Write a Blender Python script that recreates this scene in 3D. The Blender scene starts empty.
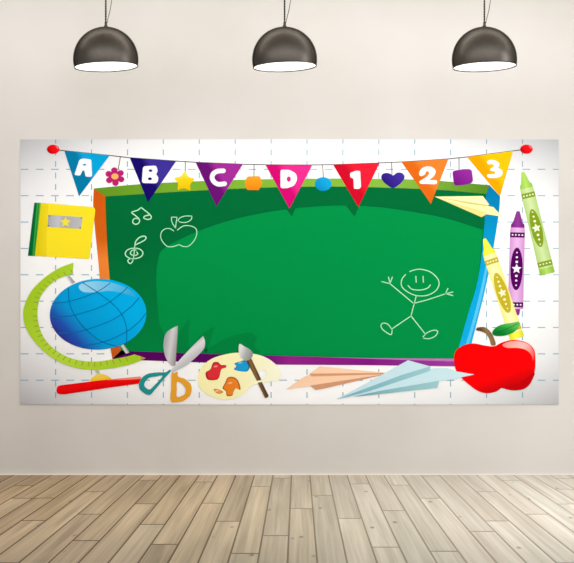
import bpy, bmesh, math, random
from mathutils import Vector, Matrix
from mathutils.geometry import tessellate_polygon
random.seed(7)
C = bpy.context.scene.collection
S = 0.007            # metres per photo pixel on the back wall
VX, VY = 298.0, 333.0
F = 1690.0
D = F * S            # camera to wall
KW = 1.12; KS = 0.99
K = 1.02             # brightness of the light falling on the banner

# ------------------------------------------------------------------ helpers
def lin(c, k=1.0):
    out = []
    for v in c:
        v = v / 255.0
        v = v / 12.92 if v <= 0.04045 else ((v + 0.055) / 1.055) ** 2.4
        out.append(min(1.0, v / k))
    return (out[0], out[1], out[2], 1.0)

def new_mat(name, rough=0.6, spec=0.15, metal=0.0):
    m = bpy.data.materials.new(name); m.use_nodes = True
    b = m.node_tree.nodes['Principled BSDF']
    b.inputs['Roughness'].default_value = rough
    b.inputs['Specular IOR Level'].default_value = spec
    b.inputs['Metallic'].default_value = metal
    return m, m.node_tree.nodes, m.node_tree.links, b

_mats = {}
def ink(c, k=None):
    """flat printing ink"""
    key = ('ink', c, k)
    if key not in _mats:
        m, n, l, b = new_mat('ink', 0.75, 0.03)
        b.inputs['Base Color'].default_value = lin(c, K if k is None else k)
        _mats[key] = m
    return _mats[key]

def blend(stops, p0, p1):
    """printed colour blend running from pixel p0 to pixel p1 of the artwork"""
    key = ('blend', tuple(stops), p0, p1)
    if key in _mats: return _mats[key]
    m, n, l, b = new_mat('ink_blend', 0.75, 0.03)
    a = Vector(art(*p0)); e = Vector(art(*p1)); d = e - a
    tc = n.new('ShaderNodeTexCoord')
    sub = n.new('ShaderNodeVectorMath'); sub.operation = 'SUBTRACT'
    sub.inputs[1].default_value = (a.x, 0, a.y)
    dot = n.new('ShaderNodeVectorMath'); dot.operation = 'DOT_PRODUCT'
    q = d.length_squared
    dot.inputs[1].default_value = (d.x / q, 0, d.y / q)
    r = n.new('ShaderNodeValToRGB')
    els = r.color_ramp.elements
    while len(els) < len(stops): els.new(0.5)
    for el, (t, c) in zip(els, stops):
        el.position = t; el.color = lin(c, K)
    l.new(tc.outputs['Object'], sub.inputs[0]); l.new(sub.outputs[0], dot.inputs[0])
    l.new(dot.outputs['Value'], r.inputs['Fac']); l.new(r.outputs['Color'], b.inputs['Base Color'])
    _mats[key] = m
    return m

def art(x, y):                       # artwork pixel -> banner-local metres (x right, z up)
    return ((x - 289.5) * S, (404.5 - y) * S)

def crop(x0, y0, s, pts):            # measured points of one enlarged detail -> artwork pixels
    return [(x0 + x / s, y0 + y / s) for x, y in pts]

def smooth(pts, closed=True, n=8):
    out = []; m = len(pts)
    rng = range(m) if closed else range(m - 1)
    for i in rng:
        if closed:
            a, b, c, d = (pts[(i + k) % m] for k in (-1, 0, 1, 2))
        else:
            b, c = pts[i], pts[i + 1]
            a = pts[i - 1] if i > 0 else (2*b[0]-c[0], 2*b[1]-c[1])
            d = pts[i + 2] if i + 2 < m else (2*c[0]-b[0], 2*c[1]-b[1])
        for j in range(n):
            t = j / n
            out.append(tuple(0.5 * ((2*b[k]) + (c[k]-a[k])*t + (2*a[k]-5*b[k]+4*c[k]-d[k])*t*t
                                    + (3*b[k]-a[k]-3*c[k]+d[k])*t**3) for k in (0, 1)))
    if not closed: out.append(tuple(pts[-1]))
    return out

def ell(cx, cy, rx, ry, n=40, rot=0.0, a0=0, a1=2*math.pi):
    full = abs(a1 - a0 - 2*math.pi) < 1e-6
    out = []
    for i in range(n if full else n + 1):
        a = a0 + (a1 - a0) * i / n
        x, y = rx * math.cos(a), ry * math.sin(a)
        out.append((cx + x*math.cos(rot) - y*math.sin(rot), cy + x*math.sin(rot) + y*math.cos(rot)))
    return out

def star(cx, cy, r, ri, n=5, rot=-math.pi/2, sx=1.0):
    return [(cx + sx*(r if i % 2 == 0 else ri)*math.cos(rot + i*math.pi/n),
             cy + (r if i % 2 == 0 else ri)*math.sin(rot + i*math.pi/n)) for i in range(2*n)]

def rounded(pts, r=2.0, n=5):
    out = []; m = len(pts)
    for i in range(m):
        p = Vector(pts[i]); a = Vector(pts[i-1]) - p; b = Vector(pts[(i+1) % m]) - p
        k = min(r, a.length*0.45, b.length*0.45)
        s, e = p + a.normalized()*k, p + b.normalized()*k
        for j in range(n+1):
            t = j / n
            q = s*(1-t)**2 + p*2*t*(1-t) + e*t*t
            out.append((q.x, q.y))
    return out

def ribbon(pts, w, w1=None, closed=False):
    """outline(s) of a drawn stroke of width w (pixels); returns list of polygons"""
    w1 = w if w1 is None else w1
    P = [Vector(p) for p in pts]
    Q = [P[0]]
    for p in P[1:]:
        if (p - Q[-1]).length > 1e-4: Q.append(p)
    P = Q; m = len(P); L = []; R = []
    for i, p in enumerate(P):
        if closed: t = P[(i+1) % m] - P[i-1]
        else: t = P[min(i+1, m-1)] - P[max(i-1, 0)]
        t.normalize(); nn = Vector((-t.y, t.x))
        h = 0.5*(w + (w1 - w)*i/max(1, m-1))
        L.append(p + nn*h); R.append(p - nn*h)
    polys = []
    for i in range(m if closed else m-1):
        j = (i+1) % m
        polys.append([tuple(L[i]), tuple(L[j]), tuple(R[j]), tuple(R[i])])
    if not closed:
        t = (P[1]-P[0]).normalized(); a = math.atan2(t.y, t.x)
        polys.append(ell(P[0].x, P[0].y, w/2, w/2, 8, 0, a+math.pi/2, a+1.5*math.pi))
        t = (P[-1]-P[-2]).normalized(); a = math.atan2(t.y, t.x)
        polys.append(ell(P[-1].x, P[-1].y, w1/2, w1/2, 8, 0, a-math.pi/2, a+math.pi/2))
    return polys

STEP = 0.00025
class Flat:
    """printed shape: polygons (pixels) laid in one layer of the banner"""
    def __init__(self): self.bm = bmesh.new(); self.mats = []
    def poly(self, pts, layer, mat, holes=()):
        if mat not in self.mats: self.mats.append(mat)
        mi = self.mats.index(mat)
        y = -0.004 - layer*STEP
        loops = [[Vector((*art(*p), 0)) for p in pts]] + [[Vector((*art(*p), 0)) for p in h] for h in holes]
        flat = [p for lp in loops for p in lp]
        vs = [self.bm.verts.new((p.x, y, p.y)) for p in flat]
        for tri in tessellate_polygon(loops):
            a, b, c = (flat[i] for i in tri)
            area = (b.x-a.x)*(c.y-a.y) - (b.y-a.y)*(c.x-a.x)
            if abs(area) < 1e-12: continue
            if area < 0: tri = tri[::-1]
            try: f = self.bm.faces.new([vs[i] for i in tri])
            except ValueError: continue
            f.material_index = mi
        return self
    def polys(self, lst, layer, mat):
        for p in lst: self.poly(p, layer, mat)
        return self
    def build(self, name, parent, label=None):
        me = bpy.data.meshes.new(name)
        loose = [v for v in self.bm.verts if not v.link_faces]
        bmesh.ops.delete(self.bm, geom=loose, context='VERTS')
        self.bm.to_mesh(me); self.bm.free()
        for m in self.mats: me.materials.append(m)
        o = bpy.data.objects.new(name, me); C.objects.link(o); o.parent = parent
        if label: o['label'] = label
        return o

def shape(name, parent, pts, layer, mat, holes=(), label=None):
    return Flat().poly(pts, layer, mat, holes).build(name, parent, label)

def mesh_obj(name, bm, mats, parent=None, smooth_shade=False):
    me = bpy.data.meshes.new(name); bm.to_mesh(me); bm.free()
    for m in (mats if isinstance(mats, list) else [mats]): me.materials.append(m)
    if smooth_shade:
        for p in me.polygons: p.use_smooth = True
    o = bpy.data.objects.new(name, me); C.objects.link(o); o.parent = parent
    return o

def box(bm, x0, x1, y0, y1, z0, z1, mi=0):
    v = [bm.verts.new((x, y, z)) for x in (x0, x1) for y in (y0, y1) for z in (z0, z1)]
    for q in ((0,1,3,2), (4,6,7,5), (0,4,5,1), (2,3,7,6), (0,2,6,4), (1,5,7,3)):
        f = bm.faces.new([v[i] for i in q]); f.material_index = mi

def lathe(bm, prof, n=64, close_ends=False):
    rings = []
    for r, z in prof:
        if r < 1e-6: rings.append([bm.verts.new((0, 0, z))])
        else: rings.append([bm.verts.new((r*math.cos(2*math.pi*i/n), r*math.sin(2*math.pi*i/n), z)) for i in range(n)])
    for a, b in zip(rings, rings[1:]):
        for i in range(n):
            j = (i+1) % n
            if len(a) == 1 and len(b) == 1: continue
            if len(a) == 1: bm.faces.new((a[0], b[j], b[i]))
            elif len(b) == 1: bm.faces.new((a[i], a[j], b[0]))
            else: bm.faces.new((a[i], a[j], b[j], b[i]))
    bmesh.ops.recalc_face_normals(bm, faces=bm.faces)

def tube(bm, pts, r, n=8):
    P = [Vector(p) for p in pts]; rings = []
    for i, p in enumerate(P):
        t = (P[min(i+1, len(P)-1)] - P[max(i-1, 0)]).normalized()
        u = t.cross(Vector((0, 1, 0)))
        if u.length < 1e-3: u = t.cross(Vector((1, 0, 0)))
        u.normalize(); v = t.cross(u)
        rings.append([bm.verts.new(p + (u*math.cos(2*math.pi*k/n) + v*math.sin(2*math.pi*k/n))*r) for k in range(n)])
    for a, b in zip(rings, rings[1:]):
        for k in range(n): bm.faces.new((a[k], a[(k+1) % n], b[(k+1) % n], b[k]))
    bm.faces.new(rings[0]); bm.faces.new(rings[-1])
    bmesh.ops.recalc_face_normals(bm, faces=bm.faces)

# ------------------------------------------------------------------ setting
def plaster():
    m, n, l, b = new_mat('plaster', 0.85, 0.1)
    tc = n.new('ShaderNodeTexCoord')
    big = n.new('ShaderNodeTexNoise'); big.inputs['Scale'].default_value = 0.9; big.inputs['Detail'].default_value = 5
    big.inputs['Roughness'].default_value = 0.45
    r = n.new('ShaderNodeValToRGB')
    r.color_ramp.elements[0].position = 0.32; r.color_ramp.elements[0].color = lin((221, 215, 208), KW)
    r.color_ramp.elements[1].position = 0.68; r.color_ramp.elements[1].color = lin((234, 229, 224), KW)
    fine = n.new('ShaderNodeTexNoise'); fine.inputs['Scale'].default_value = 35; fine.inputs['Detail'].default_value = 4
    bp = n.new('ShaderNodeBump'); bp.inputs['Strength'].default_value = 0.04; bp.inputs['Distance'].default_value = 0.01
    l.new(tc.outputs['Object'], big.inputs['Vector']); l.new(tc.outputs['Object'], fine.inputs['Vector'])
    l.new(big.outputs['Fac'], r.inputs['Fac']); l.new(r.outputs['Color'], b.inputs['Base Color'])
    l.new(fine.outputs['Fac'], bp.inputs['Height']); l.new(bp.outputs['Normal'], b.inputs['Normal'])
    return m
WALL = plaster()
X0, X1, Y1, ZC = -5.0, 5.0, -13.0, 3.7
bm = bmesh.new(); box(bm, X0, X1, 0, 0.12, 0, ZC)
o = mesh_obj('wall_back', bm, WALL); o['kind'] = 'structure'
bm = bmesh.new(); box(bm, X0, X1, Y1, 0.12, ZC, ZC+0.1)
mc = new_mat('ceiling_paint', 0.9, 0.1)[0]; mc.node_tree.nodes['Principled BSDF'].inputs['Base Color'].default_value = (0.75, 0.73, 0.70, 1)
o = mesh_obj('ceiling', bm, mc); o['kind'] = 'structure'
bm = bmesh.new(); box(bm, X0, X1, -0.012, 0, 0, 0.009)
mt = new_mat('pale_trim', 0.6, 0.3)[0]; mt.node_tree.nodes['Principled BSDF'].inputs['Base Color'].default_value = lin((240, 232, 222))
o = mesh_obj('baseboard_back', bm, mt); o['kind'] = 'structure'

def wood():
    m, n, l, b = new_mat('oak_planks', 0.5, 0.3)
    at = n.new('ShaderNodeAttribute'); at.attribute_name = 'plank'     # rgb: tone, painted side light, random offset
    sep = n.new('ShaderNodeSeparateColor')
    l.new(at.outputs['Color'], sep.inputs['Color'])
    tc = n.new('ShaderNodeTexCoord')
    off = n.new('ShaderNodeVectorMath'); off.operation = 'MULTIPLY_ADD'
    l.new(at.outputs['Color'], off.inputs[0]); off.inputs[1].default_value = (31, 17, 53)
    l.new(tc.outputs['Object'], off.inputs[2])
    mp = n.new('ShaderNodeMapping'); mp.inputs['Scale'].default_value = (42, 0.45, 1)
    l.new(off.outputs[0], mp.inputs['Vector'])
    g = n.new('ShaderNodeTexNoise'); g.inputs['Scale'].default_value = 1.0; g.inputs['Detail'].default_value = 6
    g.inputs['Distortion'].default_value = 0.6
    l.new(mp.outputs[0], g.inputs['Vector'])
    mp2 = n.new('ShaderNodeMapping'); mp2.inputs['Scale'].default_value = (12, 0.32, 1)
    l.new(off.outputs[0], mp2.inputs['Vector'])
    g2 = n.new('ShaderNodeTexNoise'); g2.inputs['Scale'].default_value = 1.0; g2.inputs['Detail'].default_value = 3
    g2.inputs['Distortion'].default_value = 0.5
    l.new(mp2.outputs[0], g2.inputs['Vector'])
    # knots
    mp3 = n.new('ShaderNodeMapping'); mp3.inputs['Scale'].default_value = (6.5, 1.7, 1)
    l.new(off.outputs[0], mp3.inputs['Vector'])
    vo = n.new('ShaderNodeTexVoronoi'); vo.inputs['Scale'].default_value = 1.0; vo.inputs['Randomness'].default_value = 1.0
    l.new(mp3.outputs[0], vo.inputs['Vector'])
    kr = n.new('ShaderNodeValToRGB')
    kr.color_ramp.elements[0].position = 0.035; kr.color_ramp.elements[0].color = (1, 1, 1, 1)
    kr.color_ramp.elements[1].position = 0.10; kr.color_ramp.elements[1].color = (0, 0, 0, 1)
    l.new(vo.outputs['Distance'], kr.inputs['Fac'])
    # warm brown to pale: light from the right painted into the wood colour
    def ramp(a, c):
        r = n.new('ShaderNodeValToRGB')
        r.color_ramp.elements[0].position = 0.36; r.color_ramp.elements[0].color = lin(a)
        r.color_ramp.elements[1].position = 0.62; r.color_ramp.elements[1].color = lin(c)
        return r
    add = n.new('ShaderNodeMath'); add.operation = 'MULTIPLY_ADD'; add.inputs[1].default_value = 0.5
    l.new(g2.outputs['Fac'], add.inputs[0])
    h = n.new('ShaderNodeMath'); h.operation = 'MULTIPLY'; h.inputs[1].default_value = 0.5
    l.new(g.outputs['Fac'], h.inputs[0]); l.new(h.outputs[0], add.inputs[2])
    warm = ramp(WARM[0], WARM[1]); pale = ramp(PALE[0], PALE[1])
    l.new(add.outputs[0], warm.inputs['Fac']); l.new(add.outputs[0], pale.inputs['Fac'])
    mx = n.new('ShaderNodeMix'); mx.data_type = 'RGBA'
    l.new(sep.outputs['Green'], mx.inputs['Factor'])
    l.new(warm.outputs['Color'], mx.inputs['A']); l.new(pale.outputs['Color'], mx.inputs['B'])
    # plank-to-plank tone
    tone = n.new('ShaderNodeMath'); tone.operation = 'MULTIPLY_ADD'; tone.inputs[1].default_value = 0.20; tone.inputs[2].default_value = 0.90
    l.new(sep.outputs['Red'], tone.inputs[0])
    mul = n.new('ShaderNodeVectorMath'); mul.operation = 'SCALE'
    l.new(mx.outputs['Result'], mul.inputs[0]); l.new(tone.outputs[0], mul.inputs['Scale'])
    kn = n.new('ShaderNodeMix'); kn.data_type = 'RGBA'
    kf = n.new('ShaderNodeMath'); kf.operation = 'MULTIPLY'; kf.inputs[1].default_value = 0.75
    l.new(kr.outputs['Color'], kf.inputs[0]); l.new(kf.outputs[0], kn.inputs['Factor'])
    l.new(mul.outputs[0], kn.inputs['A']); kn.inputs['B'].default_value = lin((95, 66, 44))
    l.new(kn.outputs['Result'], b.inputs['Base Color'])
    return m
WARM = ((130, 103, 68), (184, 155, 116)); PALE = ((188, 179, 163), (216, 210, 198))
WOOD = wood()
def gap_mat():
    m, n, l, b = new_mat('plank_gap', 0.9, 0.05)
    at = n.new('ShaderNodeAttribute'); at.attribute_name = 'plank'
    sep = n.new('ShaderNodeSeparateColor'); l.new(at.outputs['Color'], sep.inputs['Color'])
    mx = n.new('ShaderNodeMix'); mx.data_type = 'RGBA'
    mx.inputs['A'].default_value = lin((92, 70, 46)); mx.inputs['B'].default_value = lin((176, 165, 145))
    l.new(sep.outputs['Green'], mx.inputs['Factor']); l.new(mx.outputs['Result'], b.inputs['Base Color'])  # gaps pale to the right with the same painted light
    return m
SEAM = gap_mat()

PW = 18.45*S; PX = (291.5 - VX)*S; PLEN = 3.28
joints = [(300.9,508.5),(321.8,495.4),(349.2,518.4),(358.4,483.9),(384.5,547.1),(392.4,510.6),(397.6,485),(283.9,535.6),
          (429.2,498.3),(444.9,551.3),(481.5,531.5),(495.9,521),(482.8,491.7),(535,514.2),(565,504),(507.6,480.5),
          (244.5,553.4),(228.8,521.3),(214.5,503.2),(262.8,486.5),(206.6,482),(164.8,544.3),(153,524.4),(149.1,503.8),
          (150.5,480.2),(27.4,485.5),(27.4,498.3),(35.3,520.5),(99.3,491.7),(91.5,514.2),(86.2,540.6),(143.7,504)]
cols = {}
for px, py in joints:
    x = (px - VX)*142.0/(py - VY)*S
    y = D*142.0/(py - VY) - D          # negative: in front of the wall
    cols.setdefault(math.floor((x - PX)/PW), []).append(y)
bm = bmesh.new()
lay = bm.loops.layers.float_color.new('plank')
kmin, kmax = math.floor((X0 - PX)/PW), math.floor((X1 - PX)/PW)
GAP, GAPY = 0.0085, 0.028
for k in range(kmin, kmax+1):
    xa, xb = max(X0, PX + k*PW), min(X1, PX + (k+1)*PW)
    js = sorted(cols.get(k, []), reverse=True)
    js = [j for i, j in enumerate(js) if i == 0 or js[i-1] - j > 0.8]
    if not js: js = [-random.uniform(0, PLEN)]
    while js[0] + PLEN < 0: js.insert(0, js[0] + PLEN)
    while js[-1] > Y1: js.append(js[-1] - PLEN)
    edges = [0.0] + [j for j in js if Y1 < j < -0.02] + [Y1]
    for ya, yb in zip(edges, edges[1:]):
        xm = 0.5*(xa + xb)
        painted_light = 1/(1 + math.exp(-(xm - 0.06)/0.5))  # planks pale to the right, side light put into their colour
        painted_light = min(1, max(0, painted_light + random.uniform(-.06, .06)))
        col = (random.random(), painted_light, random.random(), 1)
        q = [(xa+GAP/2, yb+GAPY/2), (xb-GAP/2, yb+GAPY/2), (xb-GAP/2, ya-GAPY/2), (xa+GAP/2, ya-GAPY/2)]
        f = bm.faces.new([bm.verts.new((x, y, 0)) for x, y in q])
        f.material_index = 0
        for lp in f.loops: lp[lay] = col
        f = bm.faces.new([bm.verts.new((x, y, -0.0015)) for x, y in ((xa, yb), (xb, yb), (xb, ya), (xa, ya))])
        f.material_index = 1
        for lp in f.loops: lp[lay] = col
box(bm, X0, X1, Y1, 0.12, -0.12, -0.003, 1)
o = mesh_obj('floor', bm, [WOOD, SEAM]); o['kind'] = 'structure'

# ------------------------------------------------------------------ banner
B = bpy.data.objects.new('wall_banner', None); C.objects.link(B)
B.location = ((289.5 - VX)*S, 0, (475 - 404.5)*S)
B.empty_display_size = 0.2
B['label'] = 'wide white classroom banner printed with a green chalkboard, hung flat on the cream wall'
B['category'] = 'banner'

def sheet_paper():
    m, n, l, b = new_mat('printed_paper', 0.75, 0.03)
    tc = n.new('ShaderNodeTexCoord')
    mp = n.new('ShaderNodeMapping')
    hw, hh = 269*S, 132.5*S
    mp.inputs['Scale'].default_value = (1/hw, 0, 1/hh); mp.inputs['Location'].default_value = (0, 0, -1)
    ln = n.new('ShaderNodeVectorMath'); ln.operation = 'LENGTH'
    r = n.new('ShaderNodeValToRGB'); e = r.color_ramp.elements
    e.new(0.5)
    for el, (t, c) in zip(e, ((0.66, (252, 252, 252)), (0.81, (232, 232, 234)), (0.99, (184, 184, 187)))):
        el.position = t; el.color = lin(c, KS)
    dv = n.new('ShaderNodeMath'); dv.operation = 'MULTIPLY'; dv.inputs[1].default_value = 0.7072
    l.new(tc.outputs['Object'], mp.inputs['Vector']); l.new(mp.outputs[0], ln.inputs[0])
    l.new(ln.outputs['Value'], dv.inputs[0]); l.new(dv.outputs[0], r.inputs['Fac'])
    # pale blue dashed squares printed over the whole sheet
    sx = n.new('ShaderNodeSeparateXYZ'); l.new(tc.outputs['Object'], sx.inputs[0])
    def mth(op, a, c, c2=None):
        q = n.new('ShaderNodeMath'); q.operation = op
        for i_, v_ in enumerate((a, c, c2)):
            if v_ is None: continue
            if isinstance(v_, (int, float)): q.inputs[i_].default_value = v_
            else: l.new(v_, q.inputs[i_])
        return q.outputs[0]
    px = mth('MULTIPLY_ADD', sx.outputs['X'], 1/S, 289.5)
    py = mth('MULTIPLY_ADD', sx.outputs['Z'], -1/S, 404.5)
    def fl(v, start, period): return mth('FLOORED_MODULO', mth('SUBTRACT', v, start), period)
    vline = mth('MULTIPLY', mth('LESS_THAN', fl(px, 55.15, 35.9), 1.1), mth('LESS_THAN', fl(py, 138.0, 11.55), 5.8))
    hline = mth('MULTIPLY', mth('LESS_THAN', fl(py, 168.9, 26.35), 1.0), mth('LESS_THAN', fl(px, 20.8, 15.2), 7.6))
    vline = mth('MULTIPLY', vline, mth('LESS_THAN', px, 545))
    hline = mth('MULTIPLY', hline, mth('GREATER_THAN', py, 155))
    dash = mth('MULTIPLY', mth('MAXIMUM', vline, hline), 0.8)
    mx = n.new('ShaderNodeMix'); mx.data_type = 'RGBA'
    l.new(dash, mx.inputs['Factor']); l.new(r.outputs['Color'], mx.inputs['A']); mx.inputs['B'].default_value = lin((92, 154, 182), KS)
    l.new(mx.outputs['Result'], b.inputs['Base Color'])
    return m
bm = bmesh.new()
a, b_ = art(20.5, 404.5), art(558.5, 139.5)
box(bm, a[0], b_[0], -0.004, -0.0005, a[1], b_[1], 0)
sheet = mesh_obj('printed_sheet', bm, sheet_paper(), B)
# --- chalkboard
DARK, MID, BRIGHT = (0, 106, 54), (2, 126, 62), (0, 143, 70)
inner = ([(105.4, 196.5)] + smooth([(105.4,196.5),(106.7,235),(109.7,278),(114,320),(121,350.5)], False, 4)[1:]
         + [(120, 355), (456, 362), (459.5, 344)] + smooth([(459.5,344),(468,313.7),(478,279),(483.4,235),(486.2,194)], False, 4)[1:]
         + smooth([(486.2,194),(440,190),(360,187),(290,187),(200,190.5),(105.4,196.5)], False, 4)[1:-1])
board = shape('chalkboard', B, inner, 2, blend([(0, DARK), (0.35, DARK), (1, (0, 132, 64))], (140, 196), (150, 350)),
              label='green chalkboard printed in the middle of the banner')
bright = smooth([(159,323),(156.4,284),(158,261),(165,248),(196.6,232),(232,220),(267,212.4),(300,208),(335,205.8),(370,206.6),(400,210),(444,218),(483,230)], False, 5)
bright += [(478,279),(468,313.7),(459.5,344),(456,358.4),(200,352.6),(176,352)] + [(168, 342)]
shape('bright_area', board, bright, 3, ink(BRIGHT))
for poly in ([(176,352),(180,331),(189.5,317.4),(188.5,337),(190,352.3)],
             [(188,352.4),(200,336),(214.5,325.6),(211,340),(206,352.8)],
             [(206,352.8),(216,344),(228,337.5),(244,333),(252,333.5),(257,338),(254,346),(258,354)]):
    shape('printed_shadow', board, smooth(poly, True, 3) if len(poly) > 6 else poly, 4, ink((0, 130, 63)))
for tip, w in (((291, 216.5), 9), ((353.5, 216.8), 9)):
    shape('printed_shadow', board, [(tip[0]-w, 204), (tip[0]+w-2, 202.5), (tip[0]+1, tip[1])], 4, ink((0, 104, 52)))
top = [(94,188.5)] + smooth([(94,188.5),(140,184.3),(200,181.2),(250,179.6),(330,178.6),(400,179.2),(440,181),(489.5,185.2)], False, 4)[1:]
top += [(486.2,194)] + smooth([(486.2,194),(440,190),(360,187),(290,187),(200,190.5),(105.4,196.5)], False, 4)[1:]
shape('frame_top', board, top, 5, blend([(0, (100, 150, 34)), (0.3, (124, 176, 50)), (0.75, (136, 184, 66)), (1, (84, 134, 34))], (100, 188), (488, 190)), label='green top edge')
left = smooth([(94,188.5),(93.3,205),(95,228),(98.5,262),(102,300),(112.5,359)], False, 4) + \
       smooth([(121,350.5),(114,320),(109.7,278),(106.7,235),(105.4,196.5)], False, 4)
shape('frame_left', board, left, 5, blend([(0, (205, 88, 14)), (0.3, (214, 100, 22)), (0.42, (240, 134, 52)), (0.75, (238, 130, 50)), (1, (200, 90, 30))], (99, 190), (106, 355)), label='orange left edge')
shape('frame_corner', board, [(112.5,359),(121,350.5),(128,350.8),(124,354.5)], 6, ink((96, 30, 44)))
right = [(486.2,194),(489.5,185.2),(500,196.6)] + smooth([(500,196.6),(498.7,213.6),(492.5,252.7),(484.5,292),(473,337.7),(466,366.5)], False, 4)[1:] + \
        [(456, 358.6)] + smooth([(459.5,344),(468,313.7),(478,279),(483.4,235),(486.2,194)], False, 4)
shape('frame_right', board, right, 5, blend([(0, (4, 120, 172)), (0.25, (6, 146, 200)), (0.5, (8, 164, 224)), (1, (18, 172, 232))], (492, 190), (465, 350)), label='blue right edge')
shape('frame_right_gleam', board, smooth([(487.3,252),(484.5,272),(478,300),(470,330),(462,356)], False, 4) + smooth([(465,357),(473,330),(481,300),(486.6,272),(487.3,252)], False, 4), 6, ink((90, 200, 245)))
bottom = [(121,350.7),(200,353.6),(280,355.8),(370,358),(456,358.6),(458,366.4),(370,365.2),(280,364.6),(200,362.4),(112.5,359.2)]
shape('frame_bottom', board, bottom, 6, blend([(0, (88, 2, 92)), (0.42, (96, 8, 104)), (0.52, (150, 34, 142)), (0.75, (132, 26, 132)), (1, (160, 60, 160))], (112, 358), (456, 362)), label='purple bottom edge')
shape('frame_bottom_gleam', board, [(318,357.0),(370,358.0),(456,358.7),(456,361.4),(400,359.8)], 7, ink((186, 120, 188)))

# chalk drawings
CH = ink((180, 240, 198))
def chalk(name, lines, w, label):
    f = Flat()
    for pts, sm in lines:
        f.polys(ribbon(smooth(pts, False, 6) if sm else pts, w), 7, CH)
    return f.build(name, board, label)
c6 = lambda p: crop(120, 195, 6.753, p)
chalk('music_note_drawing', [
    (c6([(75,117),(98,110),(122,102),(143,84)]), True), (c6([(143,84),(168,104),(194,125),(211,145),(209,158),(195,165),(175,163),(161,155),(166,144),(180,139),(196,136)]), True),
    (c6([(75,117),(100,136),(124,156),(133,174),(124,192),(106,198),(90,190),(87,174),(96,161),(112,158),(124,162)]), True)], 1.15, 'pair of chalked music notes')
chalk('treble_clef_drawing', [
    (c6([(100,342),(108,312),(132,287),(162,278),(177,288),(168,304),(140,320),(104,340),(98,370),(95,402),(88,440),(75,462),(60,458),(54,442),(70,431),(108,429),(140,418),(155,396),(146,374),(118,361),(78,361),(48,374),(36,396),(46,416),(74,430)]), True),
    (c6([(108,372),(84,374),(71,390),(78,404),(104,408),(121,398),(114,386)]), True)], 1.15, 'chalked treble clef')
chalk('apple_drawing', [
    (c6([(362,243),(342,229),(312,227),(283,247),(275,280),(288,315),(318,346),(348,350),(378,343),(398,335)]), True),
    (c6([(398,335),(430,348),(464,345),(500,310),(518,268),(514,230),(484,211),(440,207),(410,220),(388,238)]), True),
    (c6([(375,225),(352,185),(347,150)]), True), (c6([(347,150),(386,150)]), False), (c6([(386,150),(380,185),(375,225)]), True),
    (c6([(392,175),(404,156),(438,143),(486,142)]), True), (c6([(486,142),(482,164),(457,182),(425,186),(400,181)]), True)], 0.85, 'outline of an apple drawn in chalk')
cs = lambda p: crop(370, 255, 5.74, p)
chalk('stick_figure_drawing', [
    (cs([(228,95),(258,85),(292,82),(345,97),(385,132),(396,168),(376,206),(325,232),(262,232),(208,207),(181,177),(183,140),(204,112)]), True),
    (cs([(263,122),(265,157)]), False), (cs([(304,122),(306,157)]), False), (cs([(218,176),(243,197),(290,201),(330,190),(346,172)]), True),
    (cs([(265,235),(254,278),(235,350)]), False), (cs([(250,278),(115,165)]), False), (cs([(115,165),(68,153)]), False), (cs([(115,165),(106,127)]), False),
    (cs([(115,163),(128,127)]), False), (cs([(250,278),(330,257),(435,222)]), False), (cs([(433,222),(447,192)]), False), (cs([(435,222),(475,213)]), False), (cs([(435,222),(475,233)]), False),
    (cs([(235,350),(125,425)]), False), (cs([(235,350),(318,455)]), False),
    (cs([(126,428),(103,398),(76,391),(63,403),(70,424),(94,444),(121,457),(127,432)]), True),
    (cs([(304,470),(328,446),(365,432),(388,438),(376,464),(340,480),(308,478)]), True)], 0.95, 'smiling stick figure with raised arms drawn in chalk')

# --- bunting
def strand(name, pts, parent, w=0.8, layer=6, c=(72, 62, 66)):
    return Flat().polys(ribbon(pts, w), layer, ink(c)).build(name, parent)
string = strand('bunting_string', [(57,149.8),(64.4,150.8),(109.8,155.5),(130,157.8),(176.3,161.1),(195.6,162.3),(243,164.3),(265.4,164.8),(312.4,165),(333,164.7),(379.6,163),(401.5,162),(448.3,159),(467,157),(513,151),(523,149.6)], B)
string['label'] = 'thin dark string of the bunting'
def ball(cx, cy, side):
    o = shape('string_ball', B, ell(cx, cy, 6.3, 4.6), 8, blend([(0, (150, 0, 10)), (0.4, (226, 10, 18)), (1, (248, 20, 26))], (cx-6, cy+3), (cx+4, cy-3)), label='red ball at the %s end of the string' % side)
    shape('gleam', o, smooth([(cx+2.2, cy-3.3),(cx+4.4, cy-2.2),(cx+5.2, cy-0.2),(cx+4.0, cy-1.2)], True, 5), 9, ink((252, 130, 130)))
ball(53.3, 149.4, 'left'); ball(526.3, 149.3, 'right')
W_ = ink((250, 248, 252))
def pennant(ch, tl, tr, tip, c0, c1, glyph, tone):
    o = shape('pennant', B, [tl, tr, tip], 7, blend([(0, c0), (0.38, c0), (0.55, c1), (1, c1)], (tl[0]+4, (tl[1]+tip[1])/2), (tr[0]-6, tr[1])), label='%s pennant with a white %s' % (tone, ch))
    f = Flat()
    for it in glyph:
        if it[0] == 'poly': f.poly(it[1], 8, W_, it[2] if len(it) > 2 else ())
        else: f.polys(ribbon(smooth(it[1], False, 6), it[2]), 8, W_)
    f.build('printed_letter' if ch.isalpha() else 'printed_number', o)
cA = lambda p: crop(60, 145, 10.24, p)
pennant('A', (64.4,150.9), (109.8,155.5), (79.2,196.3), (2,122,166), (6,164,220),
        [('poly', rounded(cA([(147,308),(200,150),(235,138),(322,148),(330,326),(262,326),(256,282),(244,258),(230,266),(208,316)]), 1.8), [ell(60+252/10.24, 145+203/10.24, 1.8, 0.9, 12)])], 'blue')
c5 = lambda p: crop(100, 140, 4.783, p)
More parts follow.
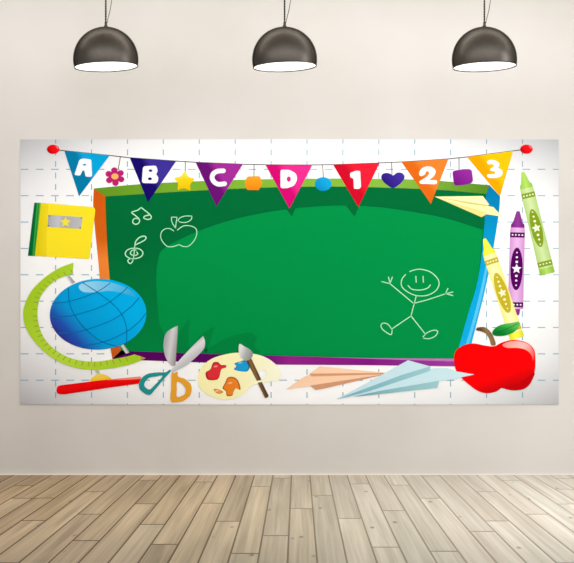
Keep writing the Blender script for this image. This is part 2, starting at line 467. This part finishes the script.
pennant('B', (129.9,157.8), (176.3,161.1), (148,202.5), (22,8,104), (62,48,152),
        [('poly', rounded(c5([(206,126),(270,122),(277,150),(268,164),(281,180),(274,208),(200,206)]), 2.6), [ell(100+242/4.783, 140+147/4.783, 1.9, 1.3, 12), ell(100+239/4.783, 140+186/4.783, 2.1, 1.4, 12)])], 'dark blue')
cC = lambda p: crop(195, 145, 8.04, p)
pennant('C', (195.6,162.2), (242.9,164.3), (216.4,206.5), (104,16,114), (160,44,150),
        [('rib', cC([(228,208),(180,212),(148,232),(138,265),(155,298),(190,316),(238,312)]), 4.7)], 'purple')
cD = lambda p: crop(210, 140, 4.783, p)
pennant('D', (265.4,164.7), (312.4,165), (289.4,208.6), (208,8,112), (232,44,142),
        [('poly', rounded(cD([(337,142),(380,143),(412,160),(418,188),(404,218),(370,231),(337,231)]), 2.4), [ell(210+377/4.783, 140+187/4.783, 2.1, 2.6, 14)])], 'pink')
c7 = lambda p: crop(320, 140, 4.783, p)
pennant('1', (333,164.7), (379.6,163), (358.3,207), (206,10,40), (232,30,54),
        [('poly', rounded(c7([(143,158),(172,147),(192,148),(196,225),(188,234),(162,234),(160,184),(145,180)]), 1.4))], 'red')
pennant('2', (401.5,162), (448.3,159), (430.8,204), (222,104,20), (236,128,44),
        [('poly', smooth(c7([(474,166),(480,143),(503,128),(533,129),(553,148),(544,174),(524,191),(545,192),(559,195),(555,211),(520,211),(480,209),(478,196),(503,181),(520,165),(519,152),(508,151),(500,166),(484,173)]), True, 3))], 'orange')
c3 = lambda p: crop(470, 145, 8.2, p)
pennant('3', (467,157), (512.9,151.1), (499.8,196.4), (238,164,0), (252,194,10),
        [('poly', smooth(c3([(140,138),(160,123),(200,125),(233,143),(240,168),(229,188),(256,202),(268,228),(254,256),(215,270),(165,272),(141,261),(146,240),(190,241),(206,229),(193,215),(166,210),(170,192),(190,182),(194,166),(178,156),(152,160),(140,150)]), True, 3))], 'yellow')
def charm(name, pts, c, thread, label, extra=None, layer=7):
    o = shape(name, B, pts, layer, c, label=label)
    strand('thread', thread, o, 0.7, layer-1)
    if extra: extra(o)
f = []
for i in range(36*2):
    a = 2*math.pi*i/72
    r = 5.6 + 4.5*abs(math.sin(3*a + 0.25))**0.55
    f.append((115 + 1.0*r*math.cos(a), 176.7 + 0.92*r*math.sin(a)))
charm('hanging_flower', f, ink((188, 32, 112)), [(120.5,156.5),(118.4,169)], 'pink flower hanging from the string',
      lambda o: shape('flower_centre', o, ell(115, 176.5, 3.6, 3.0), 8, ink((250, 180, 104))))
charm('hanging_star', rounded(star(184.4, 181.8, 11.2, 6.2, sx=1.0, rot=-math.pi/2+0.05), 2.0, 4), blend([(0, (232, 186, 8)), (0.6, (246, 212, 26)), (1, (252, 234, 90))], (184,191), (182,172)), [(185.3,161.7),(185.3,173.5)], 'yellow star hanging from the string')
charm('hanging_octagon', rounded([(247.5,176.6),(259.5,176.2),(262.6,182.4),(258.8,190.2),(247,190),(244.4,182.4)], 1.0), blend([(0, (238, 132, 14)), (1, (250, 166, 40))], (253,190), (253,176)), [(254.1,164.7),(254,176.6)], 'orange lozenge hanging from the string')
charm('hanging_disc', ell(323.2,184.1,8.4,6.9), blend([(0, (8, 136, 196)), (1, (26, 174, 228))], (318,190), (328,178)), [(322.6,165),(323.4,177.5)], 'sky blue disc hanging from the string')
charm('hanging_heart', smooth([(393.3,175.4),(397.2,172.7),(402.2,173.3),(404.6,177.2),(401.6,182.4),(395.4,187.2),(391.4,187.7),(385,183.4),(381.4,178.6),(382.2,174.4),(386.6,173.0),(390.6,174.0)], True, 5), blend([(0, (38, 20, 118)), (1, (66, 46, 160))], (386,187), (400,174)), [(391.7,162.6),(391.9,174.4)], 'dark blue heart hanging from the string')
charm('hanging_square', rounded([(452.2,171),(461,169.6),(471.6,169.2),(473.2,182.4),(466,185),(454,185.8)], 3), blend([(0, (112, 18, 126)), (1, (152, 44, 160))], (456,186), (468,169)), [(458.9,158),(459,170.5)], 'purple rounded square hanging from the string')

# --- notebook
cN = lambda p: crop(15, 190, 5.74, p)
nb = shape('notebook', B, rounded(cN([(150,74),(452,98),(462,112),(428,397),(110,379)]), 1.6), 6, ink((254, 230, 42)), label='yellow notebook with a green spine')
shape('notebook_band', nb, cN([(150,76),(192,79),(184,240),(182,383),(110,378)]), 7, blend([(0, (226, 206, 16)), (1, (244, 218, 36))], (36,230), (47,230)))
shape('spine', nb, cN([(112,73),(151,74),(114,379),(75,378)]), 8, blend([(0, (0, 96, 46)), (0.45, (0, 110, 52)), (0.6, (60, 170, 60)), (0.8, (0, 130, 60)), (1, (120, 190, 40))], (31,230), (38.2,230.6)), label='dark green spine')
pl = Flat(); pl.poly(cN([(192,143),(388,156),(380,223),(187,211)]), 8, blend([(0, (168, 170, 172)), (0.3, (196, 198, 204)), (0.5, (172, 174, 180)), (1, (190, 190, 192))], (48,220), (82,222)))
pl.poly(star(65.6, 222.2, 5.6, 2.7), 9, ink((248, 226, 60)))
for q in cN([(199,150),(381,161),(375,217),(193,206)]): pl.poly(ell(q[0], q[1], 0.7, 0.6, 10), 9, ink((70, 60, 50)))
pl.build('name_plate', nb, 'grey name plate with a yellow star')

# --- globe
gl = shape('globe_ball', B, ell(98.2, 314.2, 48.3, 35.4, 72, -0.04), 9,
           blend([(0, (48, 30, 132)), (0.2, (34, 84, 184)), (0.42, (4, 158, 222)), (1, (2, 178, 240))], (63, 345), (115, 296)), label='blue globe with curved grid lines')
cg = lambda p: crop(50, 260, 5.63, p)
gr = Flat()
for ln_ in ([(14,243),(80,238),(150,222),(265,180),(340,130)], [(3,318),(90,317),(150,308),(300,258),(400,188),(436,154)],
            [(52,411),(130,408),(200,394),(350,338),(450,268),(503,212)], [(165,488),(300,462),(420,410),(500,350),(541,298)],
            [(104,158),(110,240),(140,312),(200,388),(290,458),(385,489)], [(185,128),(265,180),(345,240),(405,308),(432,390),(430,476)]):
    gr.polys(ribbon(smooth(cg(ln_), False, 6), 0.8), 11, ink((2, 106, 170)))
gr.build('globe_grid', gl, 'darker blue grid lines')
shape('globe_gleam', gl, smooth(cg([(163,155),(178,134),(240,120),(330,124),(420,152),(480,192),(505,222),(470,206),(400,184),(330,174),(260,182),(190,180)]), True, 5), 10, blend([(0, (160, 218, 246)), (0.5, (104, 198, 242)), (1, (10, 170, 230))], (82,288), (138,298)))
ca = lambda p: crop(15, 250, 4.1, p)
ao = smooth(ca([(240,52),(180,75),(120,115),(70,165),(42,220),(34,265),(45,320),(80,375),(130,425),(190,462),(250,483),(310,491),(370,488),(430,479),(490,464),(537,443)]), False, 5)
ai_pts = ca([(490,428),(462,436),(400,448),(340,457),(280,455),(220,440),(170,412),(130,375),(105,330),(94,280),(94,235),(106,190),(135,152),(175,120),(238,97)])
ai = smooth(ai_pts, False, 5)
arc = shape('protractor_arc', B, ao + ai, 12, blend([(0, (170, 210, 40)), (0.5, (190, 226, 62)), (1, (172, 212, 40))], (30, 300), (130, 366)), label='lime green measuring arc around the globe')
inner_line = ai[3:]
acc = 0; last = inner_line[0]
cen = (98, 315)
for p in inner_line[1:]:
    acc += math.hypot(p[0]-last[0], p[1]-last[1])
    if acc > 4.5:
        acc = 0
        d = Vector((p[0]-cen[0], p[1]-cen[1])).normalized()
        Flat().polys(ribbon([(p[0]+d.x*0.6, p[1]+d.y*0.6), (p[0]+d.x*4.6, p[1]+d.y*4.6)], 0.7), 13, ink((150, 150, 70))).build('scale_mark', arc)
    last = p
tipf = shape('arc_point', arc, ca([(516,436),(537,443),(514,453)]), 13, ink((196, 150, 84)))
for nm, q in (('upper', ca([(203,97),(212,92),(248,132),(234,139)])), ('lower', ca([(432,394),(445,386),(470,420),(455,425)]))):
    shape('axis_rod', B, q, 8, blend([(0, (150, 150, 150)), (0.5, (222, 222, 222)), (1, (170, 170, 170))], q[0], q[1]), label='grey %s rod of the globe' % nm)
cb = lambda p: crop(50, 320, 3.827, p)
gb = shape('globe_foot', B, smooth(cb([(155,234),(164,218),(184,207),(206,208),(226,217),(238,232),(200,240)]), True, 5), 9, blend([(0, (246, 196, 40)), (1, (254, 222, 92))], (100,382), (98,373)), label='yellow foot under the globe')
shape('foot_stem', gb, cb([(172,190),(188,192),(192,206),(180,206)]), 8, ink((190, 200, 170)))
rb = shape('red_bar', B, smooth(cb([(25,268),(30,254),(46,249)]), False, 5) + cb([(200,230),(346,216),(352,226),(344,243),(240,257)]) + smooth(cb([(60,284),(40,284),(28,279),(25,268)]), False, 5)[:-1], 10,
           blend([(0, (190, 2, 6)), (0.35, (236, 6, 10)), (0.8, (252, 8, 12)), (1, (236, 6, 10))], (96, 392), (94.5, 381)), label='long red bar under the globe')
shape('bar_gleam', rb, cb([(215,230),(346,217),(351,225),(300,228)]), 11, ink((250, 150, 130)))

# --- scissors
sc = lambda p: crop(130, 320, 6.625, p)
scis = shape('scissor_handle', B, smooth(sc([(272,338),(262,330),(236,346),(180,347),(115,358),(74,390),(60,430),(72,466),(128,496),(165,462),(205,415),(240,375)]), True, 6), 13,
      ink((36, 150, 148)), [smooth(sc([(216,371),(170,374),(125,384),(98,415),(98,440),(130,460),(165,430)]), True, 6)], 'teal scissor handle')
shape('scissor_handle', B, smooth(sc([(276,354)]) + sc([(296,352),(316,344),(319,374),(360,388),(396,416),(409,455),(398,500),(360,532),(320,543),(270,537),(273,450)]), True, 4), 13,
      ink((236, 166, 48)), [smooth(sc([(312,410),(345,422),(368,455),(364,488),(342,504),(310,506),(310,460)]), True, 5)], 'orange scissor handle')
b1 = sc([(318,38)]) + smooth(sc([(318,38),(286,52),(240,86),(224,140),(224,200),(240,255),(268,295),(285,305)]), False, 4)[1:] + sc([(302,300)])
shape('scissor_blade', B, b1, 14, blend([(0, (176, 176, 180)), (0.45, (212, 212, 214)), (0.7, (186, 184, 188)), (1, (150, 148, 152))], (165, 345), (178, 347)), label='broad grey blade pointing up')
b2 = smooth(sc([(485,105),(497,140),(492,185),(450,235),(380,295),(325,325),(284,348)]), False, 4) + sc([(268,338)]) + smooth(sc([(275,330),(340,252),(420,168),(485,105)]), False, 4)[:-1]
shape('scissor_blade', B, b2, 15, blend([(0, (170, 170, 176)), (0.5, (226, 226, 228)), (1, (196, 196, 200))], (184, 348), (192, 358)), label='slimmer grey blade pointing right')

# --- palette and brush
cp = lambda p: crop(190, 330, 5.74, p)
pal = shape('paint_palette', B, smooth(cp([(45,285),(62,220),(125,165),(220,136),(300,130),(385,140),(450,165),(500,205),(525,248),(512,285),(455,298),(390,308),(345,325),(315,360),(262,390),(190,400),(110,376),(60,335)]), True, 6), 8,
            blend([(0, (255, 248, 186)), (0.6, (255, 250, 198)), (1, (255, 254, 226))], (205, 370), (275, 370)), [smooth(cp([(388,255),(400,232),(425,230),(440,250),(430,275),(405,284)]), True, 5)], 'pale yellow paint palette')
def blob(pts, c, edge, lab):
    P = smooth(cp(pts), True, 6)
    o = shape('paint_blob', pal, P, 9, ink(edge), label=lab)
    cx = sum(p[0] for p in P)/len(P); cy = sum(p[1] for p in P)/len(P)
    f = Flat().poly([(cx + (p[0]-cx)*0.86, cy + (p[1]-cy)*0.86 + 0.1) for p in P], 10, ink(c))
    f.poly(ell(cx-1, cy-3.6 if len(pts) > 6 else cy-0.6, 2.2, 0.9, 14, -0.2), 11, ink(tuple(min(255, int(v + (255-v)*0.45)) for v in c)))
    f2 = f.build('paint_top', pal)
blob([(133,188),(160,184),(178,200),(207,202),(204,216),(180,226),(168,270),(150,286),(102,284),(90,246),(118,224)], (226, 48, 58), (172, 26, 36), 'red paint blob')
blob([(256,192),(290,180),(312,174),(330,184),(343,212),(330,236),(300,238),(268,232),(252,224),(266,208)], (30, 160, 222), (14, 116, 178), 'blue paint blob')
blob([(214,276),(236,268),(262,276),(280,298),(290,342),(264,334),(250,352),(242,376),(212,378),(206,352),(187,334),(200,306)], (240, 134, 40), (188, 90, 20), 'orange paint blob')
blob([(136,340),(160,340),(190,354),(172,366),(150,360)], (240, 150, 60), (188, 90, 20), 'small drop of orange paint')
br = shape('brush_handle', B, cp([(322,172),(352,163),(410,286),(384,292)]), 12, blend([(0, (82, 58, 34)), (0.4, (140, 104, 64)), (1, (86, 62, 38))], (251.2, 371), (256.5, 369)), label='brown paintbrush handle')
shape('handle_end', br, cp([(388,302),(413,299),(452,378),(444,388),(430,390)]), 12, blend([(0, (82, 58, 34)), (0.4, (140, 104, 64)), (1, (86, 62, 38))], (259, 391), (264, 389)))
shape('brush_bristles', br, smooth(cp([(284,80),(312,94),(342,110),(361,134),(352,162),(322,176),(292,158),(280,122)]), True, 5), 13, blend([(0, (226, 228, 228)), (0.5, (180, 182, 182)), (1, (150, 152, 152))], (240, 352), (251, 356)), label='grey bristles')

# --- paper planes
o = shape('paper_plane', B, [(285.5,389.5),(303.5,377),(309.8,374.5),(386.6,373.6),(309.8,386)], 8, ink((255, 212, 178)), label='orange folded paper plane')
shape('plane_wing', o, [(309.5,373.6),(319.8,366.2),(386.6,372.8)], 9, ink((255, 214, 182)))
shape('plane_fold', o, [(309.5,373.6),(386.6,372.8),(386.6,374.2),(311.2,376.4)], 10, ink((222, 160, 116)))
shape('plane_keel', o, [(309.8,385.6),(386.6,374.0),(321,389.2),(315.6,390)], 10, ink((216, 158, 120)))
cq = lambda p: crop(335, 350, 4.415, p)
o = shape('paper_plane', B, cq([(5,218),(330,95),(440,80),(495,80),(540,95)]) + [(474.3,374.4),(460.6,377.4)] + cq([(525,130),(460,136),(200,180)]), 12, ink((204, 234, 242)), label='light blue folded paper plane')
shape('plane_wing', o, cq([(5,218),(150,140),(322,45),(420,72),(300,112)]), 13, ink((204, 232, 242)))
shape('plane_fold', o, cq([(5,218),(300,108),(420,72),(420,92),(150,182)]), 14, blend([(0, (120, 182, 196)), (1, (158, 206, 216))], (345, 396), (430, 368)))
shape('plane_keel', o, cq([(80,206),(200,180),(460,135),(452,166),(250,188),(110,204)]), 14, blend([(0, (120, 178, 190)), (1, (160, 206, 214))], (360, 394), (437, 384)))
cy_ = lambda p: crop(420, 180, 6.38, p)
o = shape('paper_plane', B, cy_([(92,106),(300,140),(430,165),(468,173),(525,235),(425,219),(392,238)]), 9, ink((248, 246, 176)), label='pale yellow folded paper plane')
shape('plane_wing', o, cy_([(92,106),(400,102),(440,156),(428,166)]), 10, ink((250, 248, 184)))
shape('plane_fold', o, cy_([(92,106),(428,160),(424,168),(300,150)]), 11, ink((216, 206, 120)))
shape('plane_keel', o, cy_([(120,116),(425,208),(425,219),(392,238)]), 11, ink((232, 226, 138)))

# --- crayons
def crayon(tip, base, w, L0, body, light, dark, white, oval_u, oval_h, oval_w, band_u, end_narrow, label, band2=True, taper=.06):
    T = Vector(tip); Bv = Vector(base); ax = (Bv - T); L = ax.length; ax.normalize(); nx = Vector((-ax.y, ax.x))*-1
    if nx.x < 0: nx = -nx
    def q(u, v): p = T + ax*(u*L) + nx*(v*w/2*(1 + taper*(u - .5))); return (p.x, p.y)
    def qs(lst): return [q(u, v) for u, v in lst]
    gm = lambda cs: blend([(0, cs[0]), (0.5, cs[1]), (1, cs[2])], q(.5, -1), q(.5, 1))
    o = shape('crayon', B, qs([(.155,-.96),(.155,.96),(.2,1),(.97 if not end_narrow else .94,1),(.97 if not end_narrow else .94,-1),(.2,-1)]), L0, gm((body, light, body)), label=label)
    shape('crayon_tip', o, rounded(qs([(0,-.2),(0,.22),(.11,.66),(.125,.9),(.158,.95),(.158,-.95),(.125,-.9),(.11,-.66)]), 0.9, 3), L0+1, gm((dark, tuple(min(255, v+34) for v in dark), dark)), label='waxy point')
    for i, u in enumerate(([.205, .875] if band2 else [.205])):
        f = Flat(); f.poly(qs([(u,-1),(u,1),(u+.048,1),(u+.048,-1)]), L0+1, ink(white[1]))
        for k in range(4):
            c = q(u+.024, -.66+.44*k); f.poly(ell(c[0], c[1], .95, .8, 10), L0+2, ink(white[0]))
        f.build('paper_band', o)
    e = ((.94,-1),(.94,1),(1,1),(1,-1)) if not end_narrow else ((.94,-.5),(.94,.62),(.99,.52),(1,.4),(1,-.3),(.99,-.4))
    shape('crayon_end', o, qs(e), L0+1, gm((dark, tuple(min(255, v+35) for v in dark), dark)))
    f = Flat()
    f.poly([q(oval_u + oval_h*math.cos(2*math.pi*i/40), oval_w*math.sin(2*math.pi*i/40)) for i in range(40)], L0+1, ink(white[1]))
    c = q(oval_u, 0); a = math.atan2(ax.y, ax.x)
    f.poly(star(c[0], c[1], w*.34, w*.16, rot=a+math.pi), L0+2, ink(white[0]))
    for k in (-3, -2, -1, 1, 2, 3):
        c = q(oval_u + (abs(k)*.045+.022)*(1 if k > 0 else -1), 0); r = (1.4, 1.15, 0.8)[abs(k)-1]
        f.poly(ell(c[0], c[1], r, r*.9, 12), L0+2, ink(white[0]))
    f.build('oval_label', o, 'dark oval with dots and a star')
crayon((522.6,172), (547.4,274), 14.2, 6, (178,208,124), (208,228,166), (142,186,66), ((240,246,205),(128,158,28)), .55, .185, .76, .2, False, 'light green crayon', taper=.12)
crayon((518.0,211.2), (515.2,315.2), 15.0, 7, (208,146,208), (232,184,232), (112,24,118), ((250,240,250),(84,2,92)), .555, .205, .82, .2, True, 'purple crayon')
crayon((484.2,238.6), (517.2,338.2), 13.8, 10, (246,238,134), (254,250,196), (226,222,44), ((252,248,205),(200,180,36)), .545, .2, .84, .2, False, 'yellow crayon', taper=.08)

# --- apple
cap = lambda p: crop(445, 310, 4.783, p)
ap = shape('apple', B, smooth(cap([(43,245),(47,205),(65,182),(98,165),(140,160),(192,170),(235,173),(275,154),(330,143),(388,155),(424,187),(432,232),(429,290),(410,348),(378,377),(330,385),(292,379),(270,373),(245,390),(200,398),(155,386),(108,352),(72,318),(52,288)]), True, 6), 9,
           blend([(0, (150, 0, 8)), (0.10, (206, 4, 10)), (0.34, (252, 2, 6)), (1, (252, 0, 4))], (500, 394), (484, 346)), label='red apple')
shape('apple_gleam', ap, smooth(cap([(274,168),(300,153),(345,148),(395,162),(420,190),(428,222),(420,245),(412,215),(385,190),(345,181),(300,181)]), True, 5), 10, blend([(0, (252, 150, 140)), (0.5, (255, 196, 188)), (1, (244, 60, 56))], (505, 342), (533, 360)))
shape('apple_shade', ap, smooth(cap([(428,300),(409,347),(377,375),(330,383),(292,377),(272,371),(330,360),(380,332)]), True, 5), 10, ink((196, 2, 10)))
shape('apple_stem', ap, smooth(cap([(148,90),(165,83),(188,82),(212,98),(232,130),(242,165),(222,168),(212,140),(196,114),(172,102),(152,98)]), True, 5), 11, blend([(0, (96, 70, 42)), (0.5, (150, 116, 76)), (1, (112, 84, 52))], (484, 338), (494, 334)), label='brown stem')
lf = shape('apple_leaf', ap, smooth(cap([(225,112),(238,88),(270,70),(315,62),(353,57),(355,76),(332,104),(290,121),(245,124)]), True, 6), 14, blend([(0, (8, 120, 44)), (0.5, (30, 158, 60)), (1, (96, 190, 90))], (505, 335), (509, 323)), label='green leaf')
Flat().polys(ribbon(smooth(cap([(238,112),(280,97),(345,66)]), False, 5), 0.5), 15, ink((6, 96, 38))).build('leaf_vein', lf)

# ------------------------------------------------------------------ pendant lamps
LY = -0.9
LS = S*(D + LY)/D
def lamp_metal():
    m, n, l, b = new_mat('satin_grey_metal', 0.42, 0.4, 0.9)
    b.inputs['Specular Tint'].default_value = (0.08, 0.08, 0.08, 1)
    tc = n.new('ShaderNodeTexCoord')
    ns = n.new('ShaderNodeTexNoise'); ns.inputs['Scale'].default_value = 60; ns.inputs['Detail'].default_value = 3
    r = n.new('ShaderNodeValToRGB')
    r.color_ramp.elements[0].color = (0.085, 0.074, 0.064, 1); r.color_ramp.elements[1].color = (0.100, 0.088, 0.076, 1)
    l.new(tc.outputs['Object'], ns.inputs['Vector']); l.new(ns.outputs['Fac'], r.inputs['Fac']); l.new(r.outputs['Color'], b.inputs['Base Color'])
    return m
LM = lamp_metal()
LIN = new_mat('white_enamel', 0.5, 0.3)[0]; LIN.node_tree.nodes['Principled BSDF'].inputs['Base Color'].default_value = (0.9, 0.89, 0.87, 1)
CORD = new_mat('dark_cord', 0.7, 0.2)[0]; CORD.node_tree.nodes['Principled BSDF'].inputs['Base Color'].default_value = (0.06, 0.053, 0.047, 1)
CORD2 = new_mat('thin_grey_cord', 0.6, 0.2)[0]; CORD2.node_tree.nodes['Principled BSDF'].inputs['Base Color'].default_value = (0.16, 0.145, 0.13, 1)
def glow(name, c, s):
    m, n, l, b = new_mat(name, 0.4, 0.3)
    b.inputs['Base Color'].default_value = (0.9, 0.9, 0.88, 1)
    b.inputs['Emission Color'].default_value = c; b.inputs['Emission Strength'].default_value = s
    return m
BULB = glow('lit_opal_glass', (1, 0.97, 0.93, 1), 9.0)
BULB_S = BULB

R = 32.5*LS; TAPER = 6.9*LS
apex_z = (VY - 27)*LS + 142*S                # world height of the dome's top
def make_lamp():
    root = bpy.data.objects.new('pendant_lamp', None); C.objects.link(root)
    tilt = Matrix.Translation((0, 0, -R)) @ Matrix.Rotation(math.radians(-2.2), 4, 'Y') @ Matrix.Translation((0, 0, R))
    prof = [(R*math.sin(a), R*math.cos(a) - R) for a in [math.pi/2*i/20 for i in range(21)]]
    prof += [(R*0.995, -R - TAPER*.5), (R*.978, -R - TAPER)]
    bm = bmesh.new(); lathe(bm, prof)
    inn = [(r*0.985 if r else 0, z - (0.004 if z > -R else 0)) for r, z in prof]
    lathe_in = [(max(r - 0.004, 0), z - 0.004 if z > -R*0.98 else z) for r, z in prof]
    bmesh.ops.transform(bm, matrix=tilt, verts=bm.verts)
    shade = mesh_obj('lamp_shade', bm, LM, root, True)
    shade['label'] = 'dark grey metal dome'
    bm = bmesh.new(); lathe(bm, lathe_in); bmesh.ops.transform(bm, matrix=tilt, verts=bm.verts)
    il = mesh_obj('shade_lining', bm, LIN, shade, True); il['label'] = 'white inside of the dome'
    bm = bmesh.new()
    zz = -R - TAPER; rr = R*.978
    lathe(bm, [(rr - 0.0045, zz + .001), (rr + .0014, zz + .004), (rr + 0.0024, zz), (rr + .0010, zz - .005), (rr - 0.004, zz - .004), (rr - 0.0045, zz + .001)])
    bmesh.ops.transform(bm, matrix=tilt, verts=bm.verts)
    mesh_obj('shade_rim', bm, LM, shade, True)
    bm = bmesh.new()
    lathe(bm, [(0, -R*1.02)] + [(R*.36*math.sin(a), -R*.66 - R*.36*math.cos(a)) for a in [math.pi*i/14 for i in range(1, 13)]] + [(R*.12, -R*.2), (R*.12, -0.012), (0, -0.012)], 32)
    bmesh.ops.transform(bm, matrix=tilt, verts=bm.verts)
    bu = mesh_obj('light_bulb', bm, BULB, root, True); bu['label'] = 'glowing white bulb'
    bm = bmesh.new()
    lathe(bm, [(0, .034), (.006, .034), (.008, .026), (.0085, .012), (.013, .006), (.016, -.001), (0, -.001)], 24)
    mesh_obj('shade_cap', bm, CORD, root, True)
    top = ZC - apex_z
    bm = bmesh.new()
    for ph in (0, math.pi):
        N = 260
        tube(bm, [(0.0032*math.cos(ph + z*190), 0.0032*math.sin(ph + z*190), z) for z in [0.028 + (top - 0.04 - 0.028)*i/N for i in range(N+1)]], 0.0031, 6)
    mesh_obj('suspension_cable', bm, CORD, root, True)
    pts = [(0.004, -.004, .012), (0.008, -.006, .03)]
    for dx, y in ((1.3,23),(2.1,19),(3.2,15),(4.4,10.5),(5.3,5),(6.0,0)): pts.append((dx*LS, -.006, (27 - y)*LS))
    for i in range(1, 8):
        t = i/7; z0 = 27*LS; z = z0 + (top - .03 - z0)*t
        pts.append((6.0*LS*(1-t)**0.6*(1) + 0.02*t, -.006, z))
    sm = [Vector(p) for p in pts]
    bm = bmesh.new(); tube(bm, sm, 0.0026, 6)
    mesh_obj('power_cord', bm, CORD2, root, True)
    bm = bmesh.new(); lathe(bm, [(0, top - .05), (.03, top - .045), (.055, top - .015), (.056, top), (0, top)], 32)
    mesh_obj('ceiling_rose', bm, LM, root, True)
    root['category'] = 'lamp'; root['group'] = 'pendant lamps above the banner'
    return root
proto = make_lamp()
def copy_tree(o, parent=None):
    c = o.copy(); C.objects.link(c); c.parent = parent
    for ch in list(o.children): copy_tree(ch, c)
    return c
labels = ('dark grey dome pendant lamp above the blue and navy pennants, leftmost of the three',
          'dark grey dome pendant lamp above the pink D pennant, middle of the three',
          'dark grey dome pendant lamp above the yellow 3 pennant, rightmost of the three')
lamps = [proto, copy_tree(proto), copy_tree(proto)]
for o, px, lb in zip(lamps, (105.8, 284.6, 484.4), labels):
    o.location = ((px - VX)*LS, LY, apex_z); o['label'] = lb

# ------------------------------------------------------------------ light
def area(name, loc, target, sx, sy, power, col=(1, 1, 1)):
    li = bpy.data.lights.new(name, 'AREA'); li.shape = 'RECTANGLE'; li.size = sx; li.size_y = sy
    li.energy = power; li.color = col
    o = bpy.data.objects.new(name, li); C.objects.link(o); o.location = loc
    o.rotation_euler = (Vector(target) - Vector(loc)).to_track_quat('-Z', 'Y').to_euler()
    return o
area('side_fill', (4.6, -2.0, 2.6), (1.3, -6.0, 0.2), 1.3, 2.0, 165, (0.97, 0.98, 1))  # unseen area light added for floor and dome highlights; no window is built
area('top_fill', (-0.3, -2.6, 3.64), (-0.3, -0.6, 1.3), 7.0, 3.0, 165, (0.965, 0.985, 1))  # unseen overhead panel added to light wall and floor
area('wall_fill', (0.3, -0.82, 3.66), (0.3, -0.8, 0), 6.6, 0.3, 37, (0.99, 0.99, 0.99))  # unseen strip added to brighten the upper wall
w = bpy.data.worlds.new('World'); bpy.context.scene.world = w; w.use_nodes = True
bg = w.node_tree.nodes['Background']; bg.inputs['Color'].default_value = (0.95, 0.98, 1, 1); bg.inputs['Strength'].default_value = 0.6

# ------------------------------------------------------------------ camera
cam = bpy.data.cameras.new('camera'); co = bpy.data.objects.new('camera', cam); C.objects.link(co)
co.location = (0, -D, 142*S); co.rotation_euler = (math.pi/2, 0, 0)
cam.sensor_fit = 'HORIZONTAL'; cam.sensor_width = 36; cam.lens = F/574*36
cam.shift_x = -(VX - 287)/574; cam.shift_y = (VY - 281.5)/574
cam.clip_end = 100
sc_ = bpy.context.scene; sc_.camera = co
v = sc_.view_settings; sc_.display_settings.display_device = 'sRGB'
v.view_transform = 'Standard'; v.look = 'None'; v.gamma = 1; v.exposure = 0.02; v.use_curve_mapping = False
